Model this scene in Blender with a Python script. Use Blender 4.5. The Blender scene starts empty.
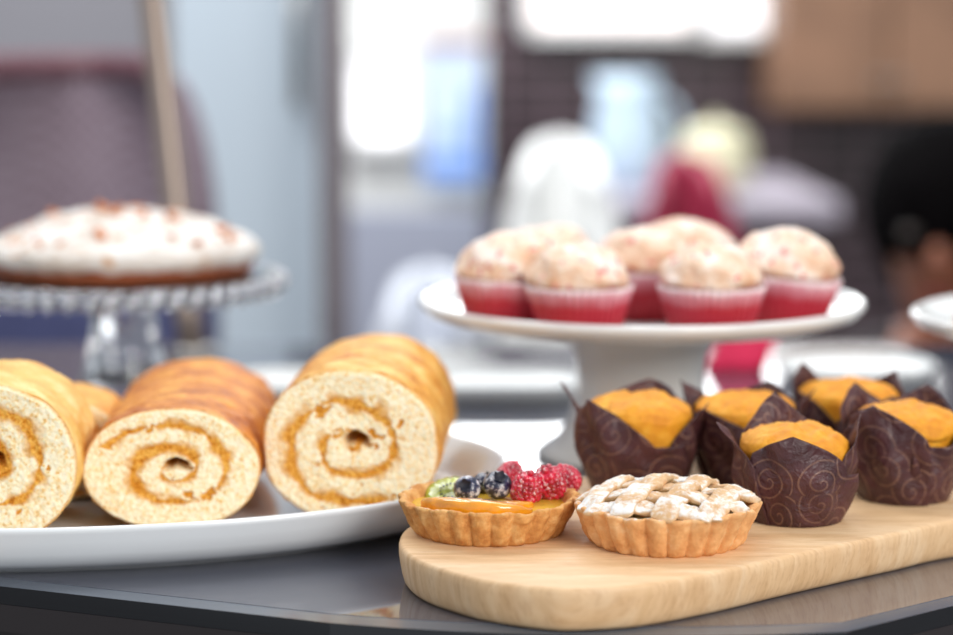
import bpy, bmesh, math, random
from mathutils import Vector, Matrix, noise, Euler
PI = math.pi
sc = bpy.context.scene
COL = sc.collection
F = 2250.0; PITCH = math.radians(7.36); H = 0.263; FLOOR = -0.85

# ---------------------------------------------------------------- placing helpers
def tanv(py): return math.tan(PITCH + math.atan((py - 317.5) / F))
def onz(px, py, z):
    d = (H - z) / tanv(py)
    return Vector((atd(px, py, d)[0], d, z))
def atd(px, py, d):
    a = math.atan((py - 317.5) / F)
    depth = d / math.cos(PITCH + a) * math.cos(a)
    return Vector(((px - 476.5) / F * depth, d, H - d * tanv(py)))

# ---------------------------------------------------------------- object helpers
def link(o, parent=None):
    COL.objects.link(o)
    if parent is not None: o.parent = parent
    return o
def tag(o, label=None, cat=None, group=None, kind=None):
    if label: o['label'] = label
    if cat: o['category'] = cat
    if group: o['group'] = group
    if kind: o['kind'] = kind
    return o
def thing(name, label, cat, loc=(0, 0, 0), rz=0, group=None):
    o = bpy.data.objects.new(name, None); o.empty_display_size = 0.01
    o.location = loc; o.rotation_euler = (0, 0, rz)
    return tag(link(o), label, cat, group)
def obj(name, bm, mat, parent=None, smooth=True, loc=None, mats=None):
    bmesh.ops.recalc_face_normals(bm, faces=bm.faces[:])
    me = bpy.data.meshes.new(name); bm.to_mesh(me); bm.free()
    for p in me.polygons: p.use_smooth = smooth
    me.materials.append(mat)
    for m in (mats or []): me.materials.append(m)
    o = bpy.data.objects.new(name, me); link(o, parent)
    if loc is not None: o.location = loc
    return o
def dup(root, loc=None, rz=None, label=None, group=None):
    r = root.copy(); COL.objects.link(r)
    if loc is not None: r.location = loc
    if rz is not None: r.rotation_euler = (0, 0, rz)
    if label: r['label'] = label
    if group: r['group'] = group
    for ch in list(root.children):
        c = ch.copy(); COL.objects.link(c); c.parent = r; c.matrix_parent_inverse = ch.matrix_parent_inverse
        for g in list(ch.children):
            d = g.copy(); COL.objects.link(d); d.parent = c
    return r

# ---------------------------------------------------------------- mesh helpers
def fb(p, s, o=4, seed=0.0):
    return noise.fractal(Vector((p[0] * s + seed, p[1] * s + seed * 1.7, p[2] * s - seed)), 0.9, 2.1, o)
def grid(bm, rows, close=True, cap0=False, cap1=False):
    vr = [[bm.verts.new(p) for p in r] for r in rows]
    n = len(rows[0])
    for i in range(len(rows) - 1):
        for j in range(n if close else n - 1):
            k = (j + 1) % n
            bm.faces.new((vr[i][j], vr[i][k], vr[i + 1][k], vr[i + 1][j]))
    if cap0: bm.faces.new(vr[0][::-1])
    if cap1: bm.faces.new(vr[-1])
    return vr
def lathe(prof, n=96, rad=None, bm=None, cap0=True, cap1=True, sx=1, sy=1, dz=None):
    bm = bm or bmesh.new()
    rows = []
    for i, (r, z) in enumerate(prof):
        row = []
        for j in range(n):
            t = 2 * PI * j / n
            rr = rad(r, z, t, i) if rad else r
            zz = z + (dz(r, z, t, i) if dz else 0)
            row.append((rr * math.cos(t) * sx, rr * math.sin(t) * sy, zz))
        rows.append(row)
    grid(bm, rows, True, cap0, cap1)
    return bm
def box(bm, c, s, bev=0, rot=None):
    r = bmesh.ops.create_cube(bm, size=1.0)
    M = Matrix.Translation(c) @ (rot.to_matrix().to_4x4() if rot else Matrix()) @ Matrix.Diagonal((s[0], s[1], s[2], 1))
    bmesh.ops.transform(bm, matrix=M, verts=r['verts'])
    if bev:
        es = list({e for v in r['verts'] for e in v.link_edges})
        bmesh.ops.bevel(bm, geom=es, offset=bev, segments=3, affect='EDGES', profile=0.5)
    return bm
def nbox(c, s, bev=0, rot=None): return box(bmesh.new(), c, s, bev, rot)
def tube(pts, r, n=12, bm=None, cap=True):
    bm = bm or bmesh.new()
    pts = [Vector(p) for p in pts]; rows = []
    up = Vector((0.13, 0.21, 0.97))
    for i, p in enumerate(pts):
        t = (pts[min(i + 1, len(pts) - 1)] - pts[max(i - 1, 0)]).normalized()
        a = t.cross(up).normalized(); b = t.cross(a)
        rr = r[i] if isinstance(r, (list, tuple)) else r
        rows.append([p + a * rr * math.cos(2 * PI * k / n) + b * rr * math.sin(2 * PI * k / n) for k in range(n)])
    grid(bm, rows, True, cap, cap)
    return bm
def blob(bm, c, r, sub=2, disp=None, rot=None):
    q = bmesh.ops.create_icosphere(bm, subdivisions=sub, radius=1.0)
    for v in q['verts']:
        p = Vector(v.co)
        k = 1 + (disp(p) if disp else 0)
        p = Vector((p.x * r[0] * k, p.y * r[1] * k, p.z * r[2] * k))
        if rot: p.rotate(rot)
        v.co = p + Vector(c)
def smooth_closed(pts, per=12):
    out = []; n = len(pts)
    for i in range(n):
        p0, p1, p2, p3 = [Vector(pts[(i + k - 1) % n]) for k in range(4)]
        for s in range(per):
            t = s / per
            out.append(0.5 * ((2 * p1) + (p2 - p0) * t + (2 * p0 - 5 * p1 + 4 * p2 - p3) * t * t + (3 * p1 - p0 - 3 * p2 + p3) * t ** 3))
    return out

# ---------------------------------------------------------------- materials
def nodes(name):
    m = bpy.data.materials.new(name); m.use_nodes = True
    nt = m.node_tree; b = nt.nodes['Principled BSDF']
    return m, nt, b
def setp(b, **k):
    for kk, v in k.items():
        b.inputs[kk.replace('_', ' ')].default_value = v
def c4(c): return (c[0], c[1], c[2], 1)
def srgb(r, g, b):
    f = lambda x: ((x / 255 + 0.055) / 1.055) ** 2.4 if x > 10 else x / 255 / 12.92
    return (f(r), f(g), f(b))
def nz(nt, scale, detail=4, rough=0.6, coord='Object', dist=0, vec=None):
    n = nt.nodes.new('ShaderNodeTexNoise'); n.inputs['Scale'].default_value = scale
    n.inputs['Detail'].default_value = detail; n.inputs['Roughness'].default_value = rough
    n.inputs['Distortion'].default_value = dist
    if vec is None:
        t = nt.nodes.new('ShaderNodeTexCoord'); vec = t.outputs[coord]
    nt.links.new(vec, n.inputs['Vector']); return n
def ramp(nt, src, stops):
    r = nt.nodes.new('ShaderNodeValToRGB'); e = r.color_ramp.elements
    while len(e) < len(stops): e.new(0.5)
    for i, (p, c) in enumerate(stops): e[i].position = p; e[i].color = c4(c) if len(c) == 3 else c
    nt.links.new(src, r.inputs['Fac']); return r
def mathn(nt, op, a, b=None, c=None):
    n = nt.nodes.new('ShaderNodeMath'); n.operation = op
    for i, x in enumerate((a, b, c)):
        if x is None: continue
        if isinstance(x, (int, float)): n.inputs[i].default_value = x
        else: nt.links.new(x, n.inputs[i])
    return n.outputs[0]
def mixc(nt, fac, a, b):
    n = nt.nodes.new('ShaderNodeMix'); n.data_type = 'RGBA'
    for i, x in ((0, fac), (6, a), (7, b)):
        if isinstance(x, (int, float)): n.inputs[i].default_value = x
        elif isinstance(x, tuple): n.inputs[i].default_value = c4(x)
        else: nt.links.new(x, n.inputs[i])
    return n.outputs[2]
def bump(nt, b, src, strength, dist):
    n = nt.nodes.new('ShaderNodeBump'); n.inputs['Strength'].default_value = strength
    n.inputs['Distance'].default_value = dist
    nt.links.new(src, n.inputs['Height']); nt.links.new(n.outputs['Normal'], b.inputs['Normal'])
def simple(name, col, rough=0.5, var=0.0, scale=30, bmp=0, bscale=200, bd=0.001, **k):
    m, nt, b = nodes(name); setp(b, Base_Color=c4(col), Roughness=rough, **k)
    if var:
        n = nz(nt, scale)
        r = ramp(nt, n.outputs['Fac'], [(0.3, tuple(x * (1 - var) for x in col)), (0.7, tuple(min(1, x * (1 + var)) for x in col))])
        nt.links.new(r.outputs['Color'], b.inputs['Base Color'])
    if bmp:
        bump(nt, b, nz(nt, bscale, 5).outputs['Fac'], bmp, bd)
    return m
def emit(name, col, s):
    m, nt, b = nodes(name); setp(b, Base_Color=c4(col), Emission_Color=c4(col), Emission_Strength=s, Roughness=0.4); return m
def dusted(name, stops, scale, dust=0.5, dscale=260, rough=0.75, bmp=0.5, bscale=500, bd=0.0008, fleck=None, up=0.35):
    """baked surface; icing sugar lies where the surface faces up"""
    m, nt, b = nodes(name); setp(b, Roughness=rough)
    setp(b, Subsurface_Weight=0.06, Subsurface_Radius=(0.006, 0.003, 0.0015), Subsurface_Scale=0.5)
    n = nz(nt, scale, 6, 0.65)
    col = ramp(nt, n.outputs['Fac'], stops).outputs['Color']
    if fleck:
        v = nz(nt, fleck[1], 2, 0.5)
        f = ramp(nt, v.outputs['Fac'], [(fleck[2], (0, 0, 0)), (fleck[2] + 0.06, (1, 1, 1))])
        col = mixc(nt, f.outputs['Color'], col, fleck[0])
    if dust > 0:
        g = nt.nodes.new('ShaderNodeNewGeometry'); s = nt.nodes.new('ShaderNodeSeparateXYZ')
        nt.links.new(g.outputs['Normal'], s.inputs[0])
        upn = mathn(nt, 'SMOOTHSTEP' if False else 'MULTIPLY', mathn(nt, 'SUBTRACT', s.outputs['Z'], up), 2.2)
        n2 = nz(nt, dscale, 6, 0.75); n3 = nz(nt, dscale * 0.16, 2, 0.5)
        d = mathn(nt, 'MULTIPLY', mathn(nt, 'SUBTRACT', mathn(nt, 'ADD', n2.outputs['Fac'], mathn(nt, 'MULTIPLY', n3.outputs['Fac'], 0.9)), 1.35 - dust), 5)
        d = mathn(nt, 'MULTIPLY', mathn(nt, 'MAXIMUM', mathn(nt, 'MINIMUM', d, 1.0), 0.0), mathn(nt, 'MAXIMUM', mathn(nt, 'MINIMUM', upn, 1.0), 0.0))
        col = mixc(nt, d, col, (0.9, 0.88, 0.85))
    nt.links.new(col, b.inputs['Base Color'])
    bump(nt, b, nz(nt, bscale, 8, 0.7).outputs['Fac'], bmp, bd)
    return m

M = {}
M['porcelain'] = simple('white_porcelain', srgb(236, 238, 240), 0.12, Coat_Weight=0.4, Coat_Roughness=0.05)
M['porcelain_far'] = simple('white_glazed_ceramic', srgb(240, 240, 238), 0.2)
M['stand_white'] = simple('white_stand_ceramic', srgb(238, 238, 236), 0.15, Coat_Weight=0.3, Coat_Roughness=0.08)

# light beech board with stretched grain
def board_mat():
    m, nt, b = nodes('light_beech_wood'); setp(b, Roughness=0.5)
    t = nt.nodes.new('ShaderNodeTexCoord'); mp = nt.nodes.new('ShaderNodeMapping')
    mp.inputs['Scale'].default_value = (1.0, 9.0, 1.4); mp.inputs['Rotation'].default_value = (0, 0, math.radians(-8))
    nt.links.new(t.outputs['Object'], mp.inputs['Vector'])
    n = nz(nt, 16, 7, 0.62, vec=mp.outputs['Vector'], dist=0.6)
    n2 = nz(nt, 90, 4, 0.7, vec=mp.outputs['Vector'])
    a = ramp(nt, n.outputs['Fac'], [(0.25, srgb(206, 164, 118)), (0.5, srgb(224, 186, 142)), (0.75, srgb(236, 206, 168))]).outputs['Color']
    f = ramp(nt, n2.outputs['Fac'], [(0.36, srgb(176, 130, 82)), (0.5, (1, 1, 1))]).outputs['Color']
    mm = nt.nodes.new('ShaderNodeMix'); mm.data_type = 'RGBA'; mm.blend_type = 'MULTIPLY'; mm.inputs[0].default_value = 0.22
    nt.links.new(a, mm.inputs[6]); nt.links.new(f, mm.inputs[7])
    # growth rings showing on the sides as upright bands
    w = nz(nt, 1.0, 3, 0.5, vec=None)
    mp2 = nt.nodes.new('ShaderNodeMapping'); mp2.inputs['Scale'].default_value = (46, 30, 5)
    nt.links.new(t.outputs['Object'], mp2.inputs['Vector'])
    for l in list(w.inputs['Vector'].links): nt.links.remove(l)
    nt.links.new(mp2.outputs['Vector'], w.inputs['Vector'])
    g = nt.nodes.new('ShaderNodeNewGeometry'); s = nt.nodes.new('ShaderNodeSeparateXYZ'); nt.links.new(g.outputs['Normal'], s.inputs[0])
    side = mathn(nt, 'SUBTRACT', 1.0, mathn(nt, 'ABSOLUTE', s.outputs['Z']))
    band = ramp(nt, w.outputs['Fac'], [(0.42, (0, 0, 0)), (0.62, (1, 1, 1))]).outputs['Color']
    fac = mathn(nt, 'MULTIPLY', mathn(nt, 'MULTIPLY', side, band), 0.22)
    col = mixc(nt, fac, mm.outputs[2], srgb(178, 128, 80))
    nt.links.new(col, b.inputs['Base Color'])
    bump(nt, b, n2.outputs['Fac'], 0.12, 0.0005)
    return m
M['board'] = board_mat()
M['crust'] = dusted('golden_shortcrust', [(0.3, srgb(188, 118, 54)), (0.52, srgb(222, 160, 90)), (0.75, srgb(242, 198, 134))], 150, 0.25, 420, bscale=700, bmp=0.7, bd=0.0012, up=0.5)
M['pie_crust'] = dusted('pale_shortcrust', [(0.3, srgb(204, 138, 80)), (0.52, srgb(230, 172, 112)), (0.75, srgb(244, 204, 154))], 110, 0.35, 380, bscale=650, bmp=0.5, bd=0.001, up=0.45)
M['lattice'] = dusted('sugared_lattice_pastry', [(0.3, srgb(206, 158, 110)), (0.55, srgb(228, 190, 145)), (0.8, srgb(238, 210, 172))], 100, 0.50, 330, bscale=600, bmp=0.7, bd=0.0014, up=0.25)
M['pie_filling'] = simple('apple_filling', srgb(205, 188, 130), 0.3, 0.25, 200, 0.6, 300)
M['custard'] = simple('yellow_custard', srgb(226, 178, 60), 0.25, 0.15, 120, 0.3, 300)
M['peach'] = simple('glazed_peach', srgb(232, 152, 20), 0.12, 0.22, 90, 0.25, 260, Coat_Weight=0.8, Coat_Roughness=0.05, Subsurface_Weight=0.2, Subsurface_Radius=(0.006, 0.003, 0.001))
M['kiwi'] = simple('glazed_kiwi', srgb(156, 160, 24), 0.15, 0.35, 160, 0.3, 300, Coat_Weight=0.8)
M['kiwi_seed'] = simple('kiwi_seed', srgb(30, 26, 20), 0.4)
def fruit(name, a, b2, dscale, dust, rough):
    m, nt, b = nodes(name); setp(b, Roughness=rough, Coat_Weight=0.5, Coat_Roughness=0.12, Subsurface_Weight=0.15, Subsurface_Radius=(0.003, 0.001, 0.001))
    n = nz(nt, 150, 3); c = ramp(nt, n.outputs['Fac'], [(0.35, a), (0.65, b2)]).outputs['Color']
    d = ramp(nt, nz(nt, dscale, 6, 0.75).outputs['Fac'], [(dust, (0, 0, 0)), (dust + 0.1, (1, 1, 1))]).outputs['Color']
    d2 = mathn(nt, 'MULTIPLY', d, 0.8)
    nt.links.new(mixc(nt, d2, c, (0.85, 0.82, 0.84)), b.inputs['Base Color'])
    rr = mathn(nt, 'ADD', mathn(nt, 'MULTIPLY', d2, 0.5), rough); nt.links.new(rr, b.inputs['Roughness'])
    return m
M['raspberry'] = fruit('raspberry_red', srgb(150, 8, 36), srgb(214, 30, 66), 420, 0.55, 0.25)
M['blueberry'] = fruit('blueberry_skin', srgb(22, 24, 48), srgb(50, 54, 92), 300, 0.50, 0.3)
M['berry_crown'] = simple('blueberry_crown', srgb(20, 18, 34), 0.6)
M['muffin'] = dusted('orange_muffin_crumb', [(0.3, srgb(212, 128, 16)), (0.55, srgb(238, 160, 32)), (0.78, srgb(248, 190, 70))], 90, 0.0, bscale=420, bmp=0.6, bd=0.0012, rough=0.6)

def paper_mat():
    m, nt, b = nodes('brown_tulip_paper'); setp(b, Roughness=0.42, Specular_IOR_Level=0.5)
    uv = nt.nodes.new('ShaderNodeTexCoord')
    v = nt.nodes.new('ShaderNodeTexVoronoi'); v.voronoi_dimensions = '2D'; v.feature = 'F1'; v.inputs['Scale'].default_value = 46.0
    v.inputs['Randomness'].default_value = 0.8
    dn = nz(nt, 24, 2, 0.5, coord='UV')
    dm = nt.nodes.new('ShaderNodeVectorMath'); dm.operation = 'MULTIPLY_ADD'; dm.inputs[1].default_value = (0.006, 0.006, 0); nt.links.new(dn.outputs['Color'], dm.inputs[0]); nt.links.new(uv.outputs['UV'], dm.inputs[2])
    nt.links.new(dm.outputs[0], v.inputs['Vector'])
    s1 = nt.nodes.new('ShaderNodeVectorMath'); s1.operation = 'SUBTRACT'
    sca = nt.nodes.new('ShaderNodeVectorMath'); sca.operation = 'SCALE'; sca.inputs['Scale'].default_value = 46.0
    nt.links.new(dm.outputs[0], s1.inputs[0]); nt.links.new(v.outputs['Position'], s1.inputs[1])
    sx = nt.nodes.new('ShaderNodeSeparateXYZ'); nt.links.new(s1.outputs[0], sx.inputs[0])
    ang = mathn(nt, 'DIVIDE', mathn(nt, 'ARCTAN2', sx.outputs['Y'], sx.outputs['X']), 2 * PI)
    sp = mathn(nt, 'FRACT', mathn(nt, 'ADD', mathn(nt, 'MULTIPLY', v.outputs['Distance'], 4.2), ang))
    line = mathn(nt, 'MULTIPLY', mathn(nt, 'LESS_THAN', mathn(nt, 'ABSOLUTE', mathn(nt, 'SUBTRACT', sp, 0.5)), 0.085), mathn(nt, 'LESS_THAN', v.outputs['Distance'], 0.62))
    line = mathn(nt, 'MULTIPLY', line, mathn(nt, 'MULTIPLY', nz(nt, 60, 2, coord='UV').outputs['Fac'], 0.8))
    n = nz(nt, 60, 3)
    base = ramp(nt, n.outputs['Fac'], [(0.3, srgb(60, 30, 34)), (0.7, srgb(86, 46, 48))]).outputs['Color']
    nt.links.new(mixc(nt, line, base, srgb(150, 112, 92)), b.inputs['Base Color'])
    bump(nt, b, nz(nt, 95, 4, 0.6, dist=1.6).outputs['Fac'], 0.6, 0.004)
    return m
M['paper'] = paper_mat()

def liner_mat():
    m, nt, b = nodes('red_pleated_liner'); setp(b, Roughness=0.45)
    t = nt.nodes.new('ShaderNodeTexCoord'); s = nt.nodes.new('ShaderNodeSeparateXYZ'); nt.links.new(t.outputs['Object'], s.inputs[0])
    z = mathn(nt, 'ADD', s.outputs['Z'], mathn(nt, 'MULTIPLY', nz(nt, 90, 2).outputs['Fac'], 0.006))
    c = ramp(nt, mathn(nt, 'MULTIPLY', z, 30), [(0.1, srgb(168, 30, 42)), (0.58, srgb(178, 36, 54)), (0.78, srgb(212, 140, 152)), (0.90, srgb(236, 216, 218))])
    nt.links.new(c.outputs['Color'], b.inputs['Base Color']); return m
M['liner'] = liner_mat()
M['red_cake'] = simple('red_velvet_crumb', srgb(140, 24, 30), 0.8, 0.3, 200)
M['cream'] = dusted('cream_frosting', [(0.36, srgb(226, 176, 138)), (0.5, srgb(240, 210, 184)), (0.62, srgb(250, 236, 226))], 45, 0.0, bscale=160, bmp=0.4, bd=0.002, rough=0.55, fleck=(srgb(222, 130, 122), 150, 0.60))
M['frosting'] = dusted('white_frosting', [(0.34, srgb(186, 166, 148)), (0.48, srgb(214, 204, 194)), (0.64, srgb(232, 230, 226))], 28, 0.0, bscale=90, bmp=0.3, bd=0.002, rough=0.5, fleck=(srgb(206, 166, 132), 50, 0.58))
M['cake_base'] = simple('brown_cake_sponge', srgb(140, 70, 34), 0.7, 0.3, 120, 0.4, 300)
M['nut'] = simple('toasted_nut', srgb(200, 122, 72), 0.6, 0.35, 60)
def glass_mat(name, tint=(0.97, 0.98, 1.0), rough=0.03):
    m, nt, b = nodes(name); setp(b, Base_Color=c4(tint), Roughness=rough, Transmission_Weight=1.0, IOR=1.48); return m
M['glass'] = glass_mat('clear_pressed_glass')

def roll_mats(tag_, crust_stops):
    """sponge, filling and crust of one swiss roll"""
    m, nt, b = nodes('roll_crumb_' + tag_); setp(b, Roughness=0.85, Specular_IOR_Level=0.2, Subsurface_Weight=0.15, Subsurface_Radius=(0.006, 0.004, 0.002), Subsurface_Scale=0.4)
    at = nt.nodes.new('ShaderNodeAttribute'); at.attribute_name = 'fill'
    n = nz(nt, 420, 5, 0.75); n2 = nz(nt, 60, 4, 0.6)
    sp = ramp(nt, n.outputs['Fac'], [(0.33, srgb(224, 160, 76)), (0.42, srgb(250, 218, 158)), (0.53, srgb(255, 242, 212))]).outputs['Color']
    fl = ramp(nt, n.outputs['Fac'], [(0.33, srgb(150, 80, 12)), (0.45, srgb(214, 136, 36)), (0.62, srgb(242, 188, 92))]).outputs['Color']
    f = mathn(nt, 'ADD', at.outputs['Fac'], mathn(nt, 'MULTIPLY', mathn(nt, 'SUBTRACT', n2.outputs['Fac'], 0.5), 0.9))
    f = mathn(nt, 'ADD', f, mathn(nt, 'MULTIPLY', mathn(nt, 'SUBTRACT', n.outputs['Fac'], 0.5), 0.8))
    fr = ramp(nt, f, [(0.15, (0, 0, 0)), (0.85, (1, 1, 1))]).outputs['Color']
    nt.links.new(mixc(nt, fr, sp, fl), b.inputs['Base Color'])
    v = nt.nodes.new('ShaderNodeTexVoronoi'); v.inputs['Scale'].default_value = 520; nt.links.new(n.inputs['Vector'].links[0].from_socket, v.inputs['Vector'])
    bump(nt, b, mathn(nt, 'ADD', v.outputs['Distance'], nz(nt, 900, 4).outputs['Fac']), 0.55, 0.0008)
    cr = dusted('roll_crust_' + tag_, crust_stops, 44, 0.06, 300, bscale=420, bmp=0.5, bd=0.001, rough=0.55, up=0.5)
    return m, cr

# ---------------------------------------------------------------- swiss rolls
def swiss_roll(label, p0, p1, a, b, pitch, phase, seed, crust_stops, zsit, turns=1, taper=1.0, width=0.125):
    """p0 front centre (x, y), p1 rear centre; a, b half width and half height"""
    root = thing('swiss_roll', label, 'cake', (p0[0], p0[1], zsit), group='sliced swiss rolls on the oval platter')
    d = Vector((p1[0] - p0[0], p1[1] - p0[1], 0)); L = d.length; d.normalize(); side = Vector((d.y, -d.x, 0))
    M1, M2 = roll_mats(str(seed), crust_stops)
    nt_, nr = 300, 84
    def outl(t, s=0.0):
        k = 1 + 0.035 * fb((math.cos(t), math.sin(t), s * 2), 1.1, 3, seed)
        x = a * k * math.copysign(abs(math.cos(t)) ** 0.94, math.cos(t))
        zc = b * k * math.sin(t)
        if math.sin(t) < 0: zc = -b * abs(math.sin(t)) ** 0.93
        return x, zc + b
    def at(x, z, y): return side * x + Vector((0, 0, z)) + d * y
    verts = []; fills = []
    for i in range(nr + 1):
        rho = i / nr; row = []; fr = []
        for j in range(nt_):
            t = 2 * PI * j / nt_
            ox, oz = outl(t)
            x = ox * rho; z = b + (oz - b) * rho
            P = Vector((x, 0, z)) * 1.0
            wob = 0.10 * fb(P, 45, 3, seed)
            # filling spiral
            q = ((rho - 0.06 + wob * 0.5) - pitch * ((t + phase) / (2 * PI) % 1.0)) / pitch
            fq = abs((q % 1.0) - 0.5); dist = (0.5 - fq) * pitch
            w = width * pitch * (1 + 1.6 * fb(P, 90, 3, seed + 5))
            f = max(0.0, min(1.0, 1 - (dist - w * 0.35) / (w * 2.0)))
            if q > 1.45: f = 0.0
            if rho > 0.93: f *= max(0, 1 - (rho - 0.93) / 0.03)
            hole = math.exp(-(((x - a * 0.06) / (a * 0.13)) ** 4 + ((z - b * (1.12 - 0.5 * abs(x - a * 0.06) / a)) / (b * 0.075)) ** 4))
            y = 0.0005 * fb(P, 520, 3, seed) + 0.0004 * fb(P, 130, 3, seed) + f * 0.0009 + hole * 0.022
            y += 0.0035 * max(0, (rho - 0.95) / 0.05) ** 2
            y += 0.0015 * fb(P, 30, 2, seed + 9)
            row.append(at(x, z, y)); fr.append(max(0.0, min(1.0, f + hole + 0.75 * max(0.0, (rho - 0.955) / 0.045))))
        verts.append(row); fills.append(fr)
    def build(sel, name, mat, par):
        bm = bmesh.new(); lay = bm.verts.layers.float.new('fill'); cache = {}
        def V(i, j):
            j %= nt_
            if i == 0: j = 0
            if (i, j) not in cache:
                v = bm.verts.new(verts[i][j]); v[lay] = fills[i][j]; cache[(i, j)] = v
            return cache[(i, j)]
        for i in range(nr):
            for j in range(nt_):
                av = (fills[i][j] + fills[i + 1][j] + fills[i][(j + 1) % nt_] + fills[i + 1][(j + 1) % nt_]) / 4
                if (av > 0.5) == sel:
                    c = [V(i, j), V(i + 1, j), V(i + 1, j + 1), V(i, j + 1)]
                    u = []
                    for v in c:
                        if v not in u: u.append(v)
                    if len(u) > 2:
                        try: bm.faces.new(u)
                        except ValueError: pass
        return obj(name, bm, mat, par)
    build(False, 'sponge', M1, root)
    tag(build(True, 'filling', M1, root), 'brown caramel coloured spiral of filling')
    bm = bmesh.new(); rows = [verts[nr]]
    ns = max(24, int(L / 0.0022))
    for s in range(0, ns + 1):
        u = s / ns; row = []
        for j in range(nt_):
            t = 2 * PI * j / nt_
            x, z = outl(t, u * L / 0.14)
            e = 1 - 0.10 * max(0, (u - 0.93) / 0.07) ** 2
            tp = (1 + (taper - 1) * u) * e
            x *= tp; z = b * tp + (z - b) * tp
            wr = 0.0009 * fb((x, u * L * 0.8, z), 120, 4, seed) + 0.0006 * fb((x, u * L, z), 28, 2, seed)
            n = Vector((x / a, 0, (z - b) / b)); n.normalize()
            x += n.x * wr; z = max(0.0, z + n.z * wr)
            row.append(at(x, z, 0.0032 + u * (L - 0.0032)))
        rows.append(row)
    grid(bm, rows, True, False, True)
    obj('crust', bm, M2, root)
    return root

GOLD = [(0.34, srgb(204, 124, 36)), (0.5, srgb(232, 166, 68)), (0.66, srgb(246, 204, 120))]
BROWN = [(0.34, srgb(168, 84, 6)), (0.5, srgb(208, 124, 22)), (0.66, srgb(234, 166, 64))]
PALE = [(0.3, srgb(222, 154, 60)), (0.5, srgb(238, 190, 100)), (0.72, srgb(250, 222, 160))]
ZP = 0.0088
swiss_roll('golden swiss roll with a dark hole in its spiral, rightmost on the oval platter', (-0.0650, 1.14), (-0.0570, 1.288), 0.0462, 0.0400, 0.37, 0.9, 3, GOLD, ZP)
swiss_roll('browner, flatter swiss roll lying in the middle of the oval platter', (-0.1550, 1.122), (-0.1610, 1.31), 0.0450, 0.0312, 0.36, 3.6, 7, BROWN, ZP)
swiss_roll('pale swiss roll at the left end of the oval platter, cut by the picture edge', (-0.2420, 1.088), (-0.2460, 1.182), 0.0452, 0.0405, 0.37, 2.6, 12, PALE, ZP, taper=0.97)
swiss_roll('small end piece of swiss roll lying behind the pale left roll', (-0.2230, 1.196), (-0.2270, 1.262), 0.0330, 0.0270, 0.42, 1.2, 16, GOLD, ZP)

# ---------------------------------------------------------------- oval platter
pl = thing('oval_platter', 'large white oval porcelain platter holding the swiss rolls', 'platter', (-0.246, 1.216, 0))
prof = [(0.0, 0.0015), (0.60, 0.0015), (0.82, 0.0008), (0.845, 0.0), (0.862, 0.0), (0.872, 0.0020), (0.900, 0.0032), (0.938, 0.0070), (0.966, 0.0125), (0.984, 0.0190), (0.996, 0.0236), (1.0, 0.0252), (0.999, 0.0264), (0.993, 0.0270), (0.986, 0.0264), (0.975, 0.0235), (0.957, 0.0175), (0.940, 0.0120), (0.925, 0.0092), (0.91, 0.0080), (0.5, 0.0078), (0.0, 0.0078)]
obj('dish', lathe(prof[1:-1], 220, sx=0.2645, sy=0.172), M['porcelain'], pl)

# ---------------------------------------------------------------- cutting board
TH = 0.0205
front = [(398.5, 540), (404, 551), (420, 561), (443, 569), (474, 577.5), (506, 583), (540, 587), (569, 588.5), (620, 586.5), (660, 582), (720, 571), (780, 557.5), (840, 544.5), (900, 532), (953, 520.5)]
pts = [onz(x, y, TH) for x, y in front]
outl = [Vector((p.x, p.y, 0)) for p in pts] + [Vector(p) for p in ((0.285, 1.118, 0), (0.35, 1.165, 0), (0.385, 1.215, 0), (0.375, 1.262, 0), (0.33, 1.285, 0), (0.25, 1.288, 0), (0.16, 1.272, 0), (0.10, 1.240, 0), (0.05, 1.195, 0), (0.012, 1.150, 0), (-0.018, 1.112, 0), (-0.034, 1.078, 0))]
sm = smooth_closed(outl, 8)
cen = Vector((0.15, 1.14, 0))
def inset(ps, d):
    out = []; n = len(ps)
    for i in range(n):
        t = (ps[(i + 1) % n] - ps[i - 1]).normalized(); nn = Vector((-t.y, t.x, 0))
        out.append(ps[i] + nn * d)
    return out
bm = bmesh.new(); rows = []
for ins, z in ((0.0062, 0.0), (0.0040, 0.0006), (0.0026, 0.0024), (0.0016, 0.0060), (0.0008, 0.0105), (0.0002, 0.0150), (0.0002, 0.0184), (0.0008, 0.0199), (0.0022, TH)):
    rows.append([p + Vector((0, 0, z)) for p in inset(sm, ins)])
grid(bm, rows, True, True, True)
tag(obj('cutting_board', bm, M['board']), 'light beech cutting board with rounded end, holding tarts and muffins', 'board')
ZB = TH

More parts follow.
